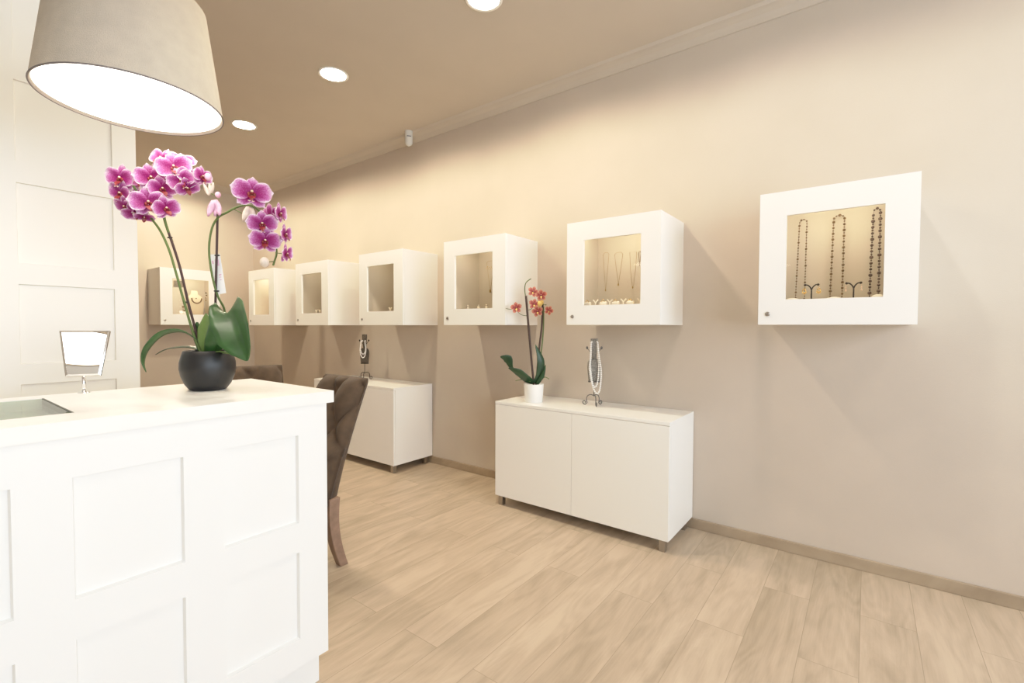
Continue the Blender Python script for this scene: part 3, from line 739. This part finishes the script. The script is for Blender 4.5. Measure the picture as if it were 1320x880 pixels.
fr = b.build('mirror_frame', M_chrome, mr); fr.location = (0, 0, .056); fr.rotation_euler = (TILT, 0, 0)
g = MB(); g.add([(x, -.0088, z) for x, z in inn], [(0, 1, 2, 3)]); gl = g.build('mirror_glass', M_mirror, fr)

# ------------------------------------------------------------------ orchids
def tepal(mb, ang, L, W, lift, cup, base=.003, n=12, m=11, tip=.7, wave=.0):
    """one petal in the XZ plane (flower looks to -Y), growing from the heart in direction ang"""
    ca, sa = math.cos(ang), math.sin(ang); vs = []; cs = []
    for i in range(n):
        s_ = i/(n-1); q_ = 2*min(1, .04+s_**tip*.955)-1; w = W*max(.0, 1-abs(q_)**2.6)**.5
        for j in range(m):
            u = -1+2*j/(m-1)
            r = base+L*s_*(1-.10*u*u*(s_))
            x = u*w; y = -lift*math.sin(s_*PI*.55)*L+cup*(u*u)*W*.6-cup*.0+wave*math.sin(u*5+s_*4)*W*.2
            vs.append((r*ca-x*sa, y, r*sa+x*ca)); cs.append(max(0, min(1, max(abs(u)**2.6*(.35+.65*min(1, s_*2.2)), s_**2.2))))
    o = len(mb.v); mb.v += vs; mb.col += cs
    for i in range(n-1):
        for j in range(m-1):
            mb.f.append((o+i*m+j, o+i*m+j+1, o+(i+1)*m+j+1, o+(i+1)*m+j)); mb.sm.append(True); mb.mi.append(0)
def flower_mesh(kind):
    b = MB(); b.col = []
    if kind == 'moth':           # two wide round petals in front of three sepals, unit: metres at full size
        for a, L, W in ((90, .047, .017), (222, .042, .017), (318, .042, .017)): tepal(b, math.radians(a), L, W, -.04, -.15)
        k = len(b.v)
        for a in (10, 170): tepal(b, math.radians(a), .050, .0275, .10, -.22, tip=1.1, wave=.25)
        for i in range(k, len(b.v)): x, y, z = b.v[i]; b.v[i] = (x, y-.004, z+.002)
    else:
        for a, L, W in ((90, .036, .0135), (18, .038, .0165), (162, .038, .0165), (234, .036, .013), (306, .036, .013)): tepal(b, math.radians(a), L, W, .10, -.2, tip=.9)
    return b
def lip_mesh(kind):
    b = MB()
    b.ball((0, -.008, .002), .0062, 10, 8, (1, 1.2, 1))
    for s_ in (-1, 1): b.ball((s_*.008, -.009, -.004), .0062, 8, 6, (.75, .9, 1.35))
    b.cur = 1
    P = []
    for i in range(7):
        q = i/6; w = .0095*(1-.55*q)*(.55+.9*math.sin(PI*min(1, q+.15)))
        P.append([(u*w, -.010-.016*math.sin(q*1.7)-.003*(u*u), -.008-.022*q) for u in (-1, -.5, 0, .5, 1)])
    b.grid(P); b.cur = 2; b.ball((0, -.013, .0065), .0042, 8, 6, (1, 1.2, .9))
    for s_ in (-1, 1): b.tube(arc_pts([(s_*.002, -.024, -.030), (s_*.006, -.028, -.034), (s_*.009, -.025, -.030)], 3), [.0012]*4+[.0009]*2+[.0005], 5)
    return b
FL = {}
def flower(parent, kind, loc, yaw=0, pitch=0, roll=0, size=1.0, m=None):
    """yaw > 0 turns the face to the image right, pitch > 0 tilts it down"""
    if kind not in FL:
        o = flower_mesh(kind).build('flower', M_pink if kind == 'moth' else M_coral, parent, recalc=False)
        l = lip_mesh(kind).build('lip', [M_lip, M_lip if kind == 'moth' else M_yel, M_col], o)
        l.scale = (.6, .6, .6) if kind != 'moth' else (.85, .85, .8)
        FL[kind] = o
    else:
        s_ = FL[kind]; o = s_.copy(); C.objects.link(o); o.parent = parent
        for ch_ in s_.children: c = ch_.copy(); C.objects.link(c); c.parent = o
    o.location = loc; o.scale = (size,)*3
    o.rotation_euler = (math.radians(pitch), math.radians(roll), math.radians(yaw))
    return o
def leaf(parent, pts, ws, side, m, fold=.25, n=5, label=None, ex=1.3):
    sp_ = arc_pts(pts, n); k = len(sp_); P = []
    W = []
    for i in range(k):
        q = i/(k-1)*(len(ws)-1); a = int(min(q, len(ws)-2)); W.append(ws[a]+(ws[a+1]-ws[a])*(q-a))
    for i in range(k):
        t = (sp_[min(i+1, k-1)]-sp_[max(i-1, 0)]).normalized()
        sd = side[0]+(side[1]-side[0])*(i/(k-1)) if isinstance(side, tuple) else side
        sd = (sd-t*sd.dot(t)).normalized(); nr = t.cross(sd).normalized()
        P.append([sp_[i]+sd*(u*W[i])+nr*(fold*abs(u)**ex*W[i]) for u in (-1, -.75, -.5, -.25, 0, .25, .5, .75, 1)])
    b = MB(); b.grid(P); o = b.build('leaf', m, parent, solid=.0022)
    if label: o['label'] = label
    return o

# --- big magenta orchid in the black bowl
D1 = 1.655
base1 = survey(268.3, 478, D1); base1.z = 1.04
orc = thing('potted_orchid', 'tall magenta speckled moth orchid in a round black bowl on the white counter', 'potted plant', base1, AZ-PI/2)
inv1 = Matrix.Rotation(-(AZ-PI/2), 3, 'Z')
def L1(u, v, d=0): return inv1 @ (survey(u, v, D1+d)-base1)
bowl = MB()
bowl.lathe([(0, 0), (.050, 0), (.056, .003), (.070, .022), (.081, .050), (.0855, .076), (.0845, .098), (.079, .120), (.0735, .136), (.0705, .138), (.069, .134), (.077, .100), (.074, .06), (.045, .02), (0, .018)], n=72)
bowl.build('bowl', M_black, orc)
s_ = MB(); s_.lathe([(0, .118), (.04, .121), (.0735, .116)], n=40); s_.build('bark', M_soil, orc)
Vx, Vy, Vz = Vector((1, 0, 0)), Vector((0, 1, 0)), Vector((0, 0, 1))
px = D1/F
leaf(orc, [L1(270, 452), L1(252, 437, -.01), L1(232, 427, -.02), L1(208, 431, -.03), L1(190, 449, -.045), L1(185, 466, -.05), L1(188.5, 479.5, -.055)], [.008, .012, .016, .018, .018, .012, .001], Vector((.25, -.9, .35)), M_leaf, .15)
leaf(orc, [L1(266, 455, .02), L1(250, 447, .05), L1(230, 446.5, .07), L1(213, 450, .09), L1(200.5, 457, .10)], [.008, .013, .014, .011, .001], Vector((0, .9, .15)), M_leafd, .15)
leaf(orc, [L1(263, 456, 0), L1(257, 436, .01), L1(254, 415, .0)], [.012, .02, .003], Vector((1, .2, 0)), M_leaf, .2)
leaf(orc, [L1(265, 456, -.02), L1(262.5, 440, -.025), L1(263.5, 423, -.02), L1(265.8, 404, -.01)], [.010, .021, .025, .002], Vector((1, .1, 0)), M_leafp, .25, label='pale green upright leaf')
leaf(orc, [L1(268, 456, -.03), L1(272, 440, -.04), L1(277, 420, -.035), L1(280.5, 401, -.02)], [.010, .022, .024, .003], Vector((1, .15, .35)), M_leaf, .3)
leaf(orc, [L1(271, 456, 0), L1(280, 444, .0), L1(287, 432, .0), L1(293, 418, -.01)], [.012, .024, .024, .01], Vector((.8, .2, .5)), M_leaf, .3)
leaf(orc, [L1(276, 452, .03), L1(284, 424, .02), L1(293, 404, .0), L1(303, 413, -.05), L1(311, 434, -.085), L1(317, 453, -.10), L1(319, 465, -.105)], [.014, .034, .052, .068, .064, .038, .004], (Vector((.90, -.15, .22)), Vector((.93, -.2, .30))), M_leaf, .55, n=6, ex=1.0)
leaf(orc, [L1(276, 455, -.02), L1(288, 453, -.05), L1(300, 456.5, -.07), L1(309, 459, -.08)], [.008, .014, .013, .001], Vector((.1, -.9, .25)), M_leafp, .2)
def tube_part(parent, name, pts, r, m, n=6): return MB().tube(arc_pts(pts, n), r, 8).build(name, m, parent)
tube_part(orc, 'stake', [L1(263, 466, 0), L1(258.5, 448, 0), L1(244, 395, 0), L1(231, 341, .0), L1(217.5, 300, 0)], .0042, M_stake)
tube_part(orc, 'flower_stem', [L1(262, 462, -.015), L1(250, 432, -.012), L1(237, 388, -.010), L1(226.5, 350, -.010), L1(218, 322, -.01), L1(207, 298, -.01), L1(195, 281, -.01), L1(186, 268, .0), L1(178, 250, .0), L1(170, 236, .01)], .0040, M_stem)
tube_part(orc, 'flower_stem', [L1(222, 312, .004), L1(213, 286, .0), L1(208, 258, .005), L1(213, 236, .01), L1(222, 219, .015), L1(236, 214, .015), L1(252, 222, .01), L1(262, 236, .01), L1(266, 247, .01)], .0044, M_stem)
tube_part(orc, 'stake', [L1(276, 462, .02), L1(277.5, 400, .02), L1(279, 340, .015), L1(280.5, 276, .015)], .0040, M_stake)
st_ = tube_part(orc, 'flower_stem', [L1(279, 456, .03), L1(289, 428, .03), L1(289.5, 400, .03), L1(281, 382, .012), L1(273.5, 355, .008), L1(269.5, 322, .008), L1(273, 295, .006), L1(281, 280.5, .006), L1(292, 274, 0), L1(305, 267, 0), L1(318, 264.2, 0), L1(327, 266.5, 0), L1(337, 275, .02), L1(347, 294, .025), L1(354, 313, .02), L1(356.5, 326, .01), L1(354, 336, .0), L1(352, 342, 0)], .0036, M_stem)
for a, b_ in (((356.5, 326), (365, 327)), ((353.5, 337), (343, 337.5)), ((345, 282), (357, 280)), ((301, 269), (314, 276)), ((351, 305), (362, 304)), ((266, 247), (278, 252)), ((258, 230), (267, 229))): MB().tube([L1(*a, .005), L1(*b_, .0)], .0016, 6).build('flower_stalk', M_stem, orc)
for u, v in ((240.5, 389.5), (279, 375), (280, 329), (219, 306)): MB().tube([L1(u+3.2*math.cos(2*PI*k/12), v+.6*math.sin(2*PI*k/12), .0+.0045*math.sin(2*PI*k/12)) for k in range(12)], .0016, 6, closed=True).build('clip', M_black, orc)
fdat = [  # u, v, depth, yaw, pitch, roll, width in px
    (157.5, 231, -.03, -32, 8, 8, 37), (194, 230, -.01, 18, 5, -12, 37), (208, 244, -.02, 28, 8, -14, 34), (157.5, 250, -.03, -38, 12, 20, 33),
    (163, 266, -.035, -40, 30, 10, 28), (174, 274, -.03, -20, 45, -15, 27), (191, 262, -.05, 12, 6, -10, 40), (213, 269, -.03, 32, 10, -18, 33),
    (186, 279, -.02, 10, 55, 5, 22), (176, 255, .01, -10, 10, 0, 26), (183, 236, .02, -5, 0, 10, 28), (201, 257, .015, 15, 10, 0, 26),
    (209, 206, -.01, -45, -18, 15, 33), (225.5, 217, -.03, -5, 0, -18, 40), (235, 233, -.03, -20, 20, -25, 32), (243.5, 229, -.015, 20, 5, 10, 29),
    (241, 242, -.02, 10, 40, -20, 28), (234, 209, .01, 10, -30, 0, 32), (259, 228, -.01, 48, 5, 0, 28),
    (324.5, 250.5, -.03, 0, -6, 4, 45), (338.5, 289.5, -.03, -6, 8, -4, 35), (342, 311, -.03, -4, 10, 4, 36),
    (359, 276, .0, 60, 6, -8, 30), (366, 302.5, .0, 60, 6, -8, 29), (367.5, 327.5, -.01, 60, 8, -10, 28), (347, 276, .025, 165, 0, 0, 28)]
for (u, v, d, ya, pi_, ro, w) in fdat:
    flower(orc, 'moth', L1(u, v, d), ya+30 if ya < 100 else ya, pi_, ro, w*px/.097)
# spent and budding blooms
def bud(parent, loc, r, m, sc=(1, 1, 1.2), name='bud', rot=0):
    b = MB(); b.ball((0, 0, 0), r, 12, 9, sc); o = b.build(name, m, parent); o.location = loc; o.rotation_euler = (0, rot, 0); return o
bud(orc, L1(185, 244, .0), .013, M_pale); bud(orc, L1(341, 338, 0), .016, M_pale, (1, 1, 1.1)); bud(orc, L1(267.8, 228, 0), .011, M_palepink); bud(orc, L1(281, 251, 0), .009, M_palepink)
bud(orc, L1(361.5, 281, 0), .003, M_palepink)
def droop(parent, loc, m, k=1.0, seed=1, name='closed_flower', label=None, flip=1):
    rnd = random.Random(seed); b = MB()
    for i, a in enumerate((-.5, .1, .6)):
        P = []
        for q in range(7):
            s_ = q/6; w = .014*k*math.sin(PI*min(.97, s_*.8+.15))
            cx = a*.030*k*s_; cz = -flip*.052*k*s_+.002*i
            P.append([(cx+u*w*(.6+.4*abs(a)), -.006*(1-abs(u))+(i-1)*.006-.01*s_*abs(a), cz+.004*u*a) for u in (-1, -.5, 0, .5, 1)])
        b.grid(P)
    o = b.build(name, m, parent, solid=.001); o.location = loc
    if label: o['label'] = label
    return o
droop(orc, L1(276.5, 259, -.01), M_palepink, 1.05, label='hanging half closed pink flower')
droop(orc, L1(270, 252, 0), M_pale, .75, 2, flip=-1, label='pale pink bud opening upward')
droop(orc, L1(321, 267, .0), M_pale, 1.0, 3, label='pale cream flower seen from behind')
# care tag
tg = thing('plant_tag', 'white plant tag with magenta print hanging on the right orchid stake', 'plant tag', base1, AZ-PI/2)
tp = MB(); c4 = [L1(269.6, 327.5, -.004), L1(284.3, 327.5, -.002), L1(291.3, 377, -.006), L1(280.5, 379.5, -.008)]
c4 = [L1(269.6, 328, .026), L1(283.5, 327, .028), L1(291.5, 377.5, .026), L1(279.5, 379.5, .024)]
tp.add(c4, [(0, 3, 2, 1)]); tp.build('card', M_paper, tg, solid=.0008, recalc=False)
def onT(a, b_, e=-.0012):
    p = c4[0].lerp(c4[1], a); q = c4[3].lerp(c4[2], a); r_ = p.lerp(q, b_); return r_+Vector((0, e, 0))
pr = MB()
for (a0, b0, a1, b1) in ((.42, .14, .80, .30), (.15, .16, .30, .24)): pr.add([onT(a0, b0), onT(a1, b0), onT(a1, b1), onT(a0, b1)], [(0, 3, 2, 1)])
pr.build('magenta_print', M_pinkp, tg, recalc=False)
pr = MB()
for (a0, b0, a1, b1) in ((.5, .17, .66, .26), (.60, .52, .85, .535), (.60, .58, .80, .59), (.62, .65, .78, .66)): pr.add([onT(a0, b0, -.0016), onT(a1, b0, -.0016), onT(a1, b1, -.0016), onT(a0, b1, -.0016)], [(0, 3, 2, 1)])
pr.build('text_print', M_magp, tg, recalc=False)

# --- small coral orchid on the sideboard
D2 = 3.31
base2 = survey(688, 505, D2); base2.z = .74
or2 = thing('potted_orchid', 'small coral flowered orchid in a white cylinder pot on the near sideboard', 'potted plant', base2, AZ-PI/2)
def L2(u, v, d=0): return inv1 @ (survey(u, v, D2+d)-base2)
MB().lathe([(0, 0), (.060, 0), (.063, .003), (.070, .125), (.069, .128), (.066, .128), (.064, .118), (.056, .012), (0, .012)], n=56).build('pot', M_whitem, or2)
MB().lathe([(0, .112), (.0655, .108)], n=30).build('bark', M_soil, or2)
leaf(or2, [L2(689, 494), L2(680, 489.5, -.03), L2(668, 480, -.06), L2(655.5, 474, -.08)], [.012, .030, .030, .002], Vector((.35, -.5, .75)), M_leafd, .2)
leaf(or2, [L2(684, 493, .03), L2(670, 483, .03), L2(659.5, 474, .02), L2(654.5, 463, .0), L2(645, 459.5, -.02)], [.010, .016, .012, .034, .003], Vector((.5, -.3, .7)), M_leafd, .2)
leaf(or2, [L2(689, 494, .0), L2(696.5, 481, -.01), L2(697, 463, -.02), L2(690, 444, -.01)], [.012, .030, .026, .002], Vector((.95, .3, .05)), M_leafd, .2)
leaf(or2, [L2(692, 495, -.02), L2(699, 484, -.03), L2(703.5, 470, -.03)], [.010, .016, .001], Vector((.8, -.3, .2)), M_leafd, .3)
for a in ([(684, 492), (674, 489), (664.5, 490.5)], [(694, 492), (702, 486), (708, 488.5)]): MB().tube(arc_pts([L2(*p, -.02) for p in a]), .003, 6).build('aerial_root', M_stem, or2)
tube_part(or2, 'flower_stem', [L2(688, 496), L2(684, 452), L2(681, 417.5), L2(678, 381)], .0078, M_stemd)
tube_part(or2, 'flower_stem', [L2(678.5, 388), L2(676.5, 374), L2(678, 364.5), L2(684.5, 359)], .0035, M_stem)
tube_part(or2, 'flower_stem', [L2(691, 496, .01), L2(695, 450, .01), L2(698.2, 421.6, .01), L2(699.7, 388, .01)], .0070, M_stemd)
tube_part(or2, 'flower_stem', [L2(691.5, 494, .02), L2(697.5, 455, .02), L2(700.5, 421.6, .02), L2(700.5, 395, .015)], .0045, M_stem)
for a in ([(680, 407), (672, 405.5), (665.5, 400)], [(681, 399.5), (685, 398), (688, 394)], [(699.5, 392), (704, 393), (703.5, 392)], [(699.8, 389), (697, 384), (690, 378)], [(699, 402), (704, 401.5), (707, 401)], [(699, 404), (696, 404), (693, 402)], [(652, 397.5), (658, 398.5), (663, 398)]): MB().tube(arc_pts([L2(*p) for p in a]), .0022, 6).build('flower_stalk', M_stem, or2)
p2 = D2/F
for (u, v, ya, pi_, ro, w) in ((665.5, 396.5, -5, 5, -8, 13.5), (687, 376, 10, -5, 20, 13), (697.6, 380.5, -8, 5, -5, 14), (688.3, 392, 12, 0, 10, 13), (692.8, 401, -10, 10, -15, 13.5), (707.3, 400, 18, 5, 25, 11.5)):
    flower(or2, 'star', L2(u, v, -.02), ya, pi_, ro, w*p2/.069)
bud(or2, L2(695.5, 391.5, -.01), .020, M_yel, (1, .8, 1.1)); bud(or2, L2(698.5, 389.5, -.005), .014, M_yel)

# ------------------------------------------------------------------ daylight through the assumed shop window, world and camera
w = bpy.data.worlds.new('World'); bpy.context.scene.world = w; w.use_nodes = True
bg = w.node_tree.nodes['Background']; bg.inputs['Color'].default_value = (.80, .90, 1, 1); bg.inputs['Strength'].default_value = 3.7
pt = light('window_portal', 'AREA', ((wx0+wx1)/2, YF-.11, (wz0+wz1)/2), 1, (1, 1, 1), wx1-wx0, (math.radians(90), 0, 0), 'RECTANGLE', wz1-wz0)
pt.data.cycles.is_portal = True
cam = bpy.data.cameras.new('camera'); co = bpy.data.objects.new('camera', cam); C.objects.link(co)
cam.sensor_width = 36; cam.lens = F*36/1320; cam.clip_start = .02; cam.clip_end = 60
R = Matrix((r2, u2, -fw2)).transposed().to_4x4(); R.translation = EYE; co.matrix_world = R
sc = bpy.context.scene; sc.camera = co
sc.view_settings.view_transform = 'Standard'; sc.view_settings.look = 'None'; sc.view_settings.exposure = .56; sc.view_settings.gamma = 1
vs = sc.view_settings; vs.use_curve_mapping = True; cm = vs.curve_mapping
cm.white_level = (2, 2, 2); cm.extend = 'HORIZONTAL'; cu = cm.curves[3]
cu.points[0].location = (0, 0); cu.points[1].location = (1, 1)
for p in ((.05, .125), (.125, .30), (.25, .56), (.5, .86), (.75, .96)): cu.points.new(*p)
cm.update()
sc.cycles.max_bounces = 10; sc.cycles.diffuse_bounces = 6; sc.cycles.transparent_max_bounces = 12; sc.cycles.sample_clamp_indirect = 6
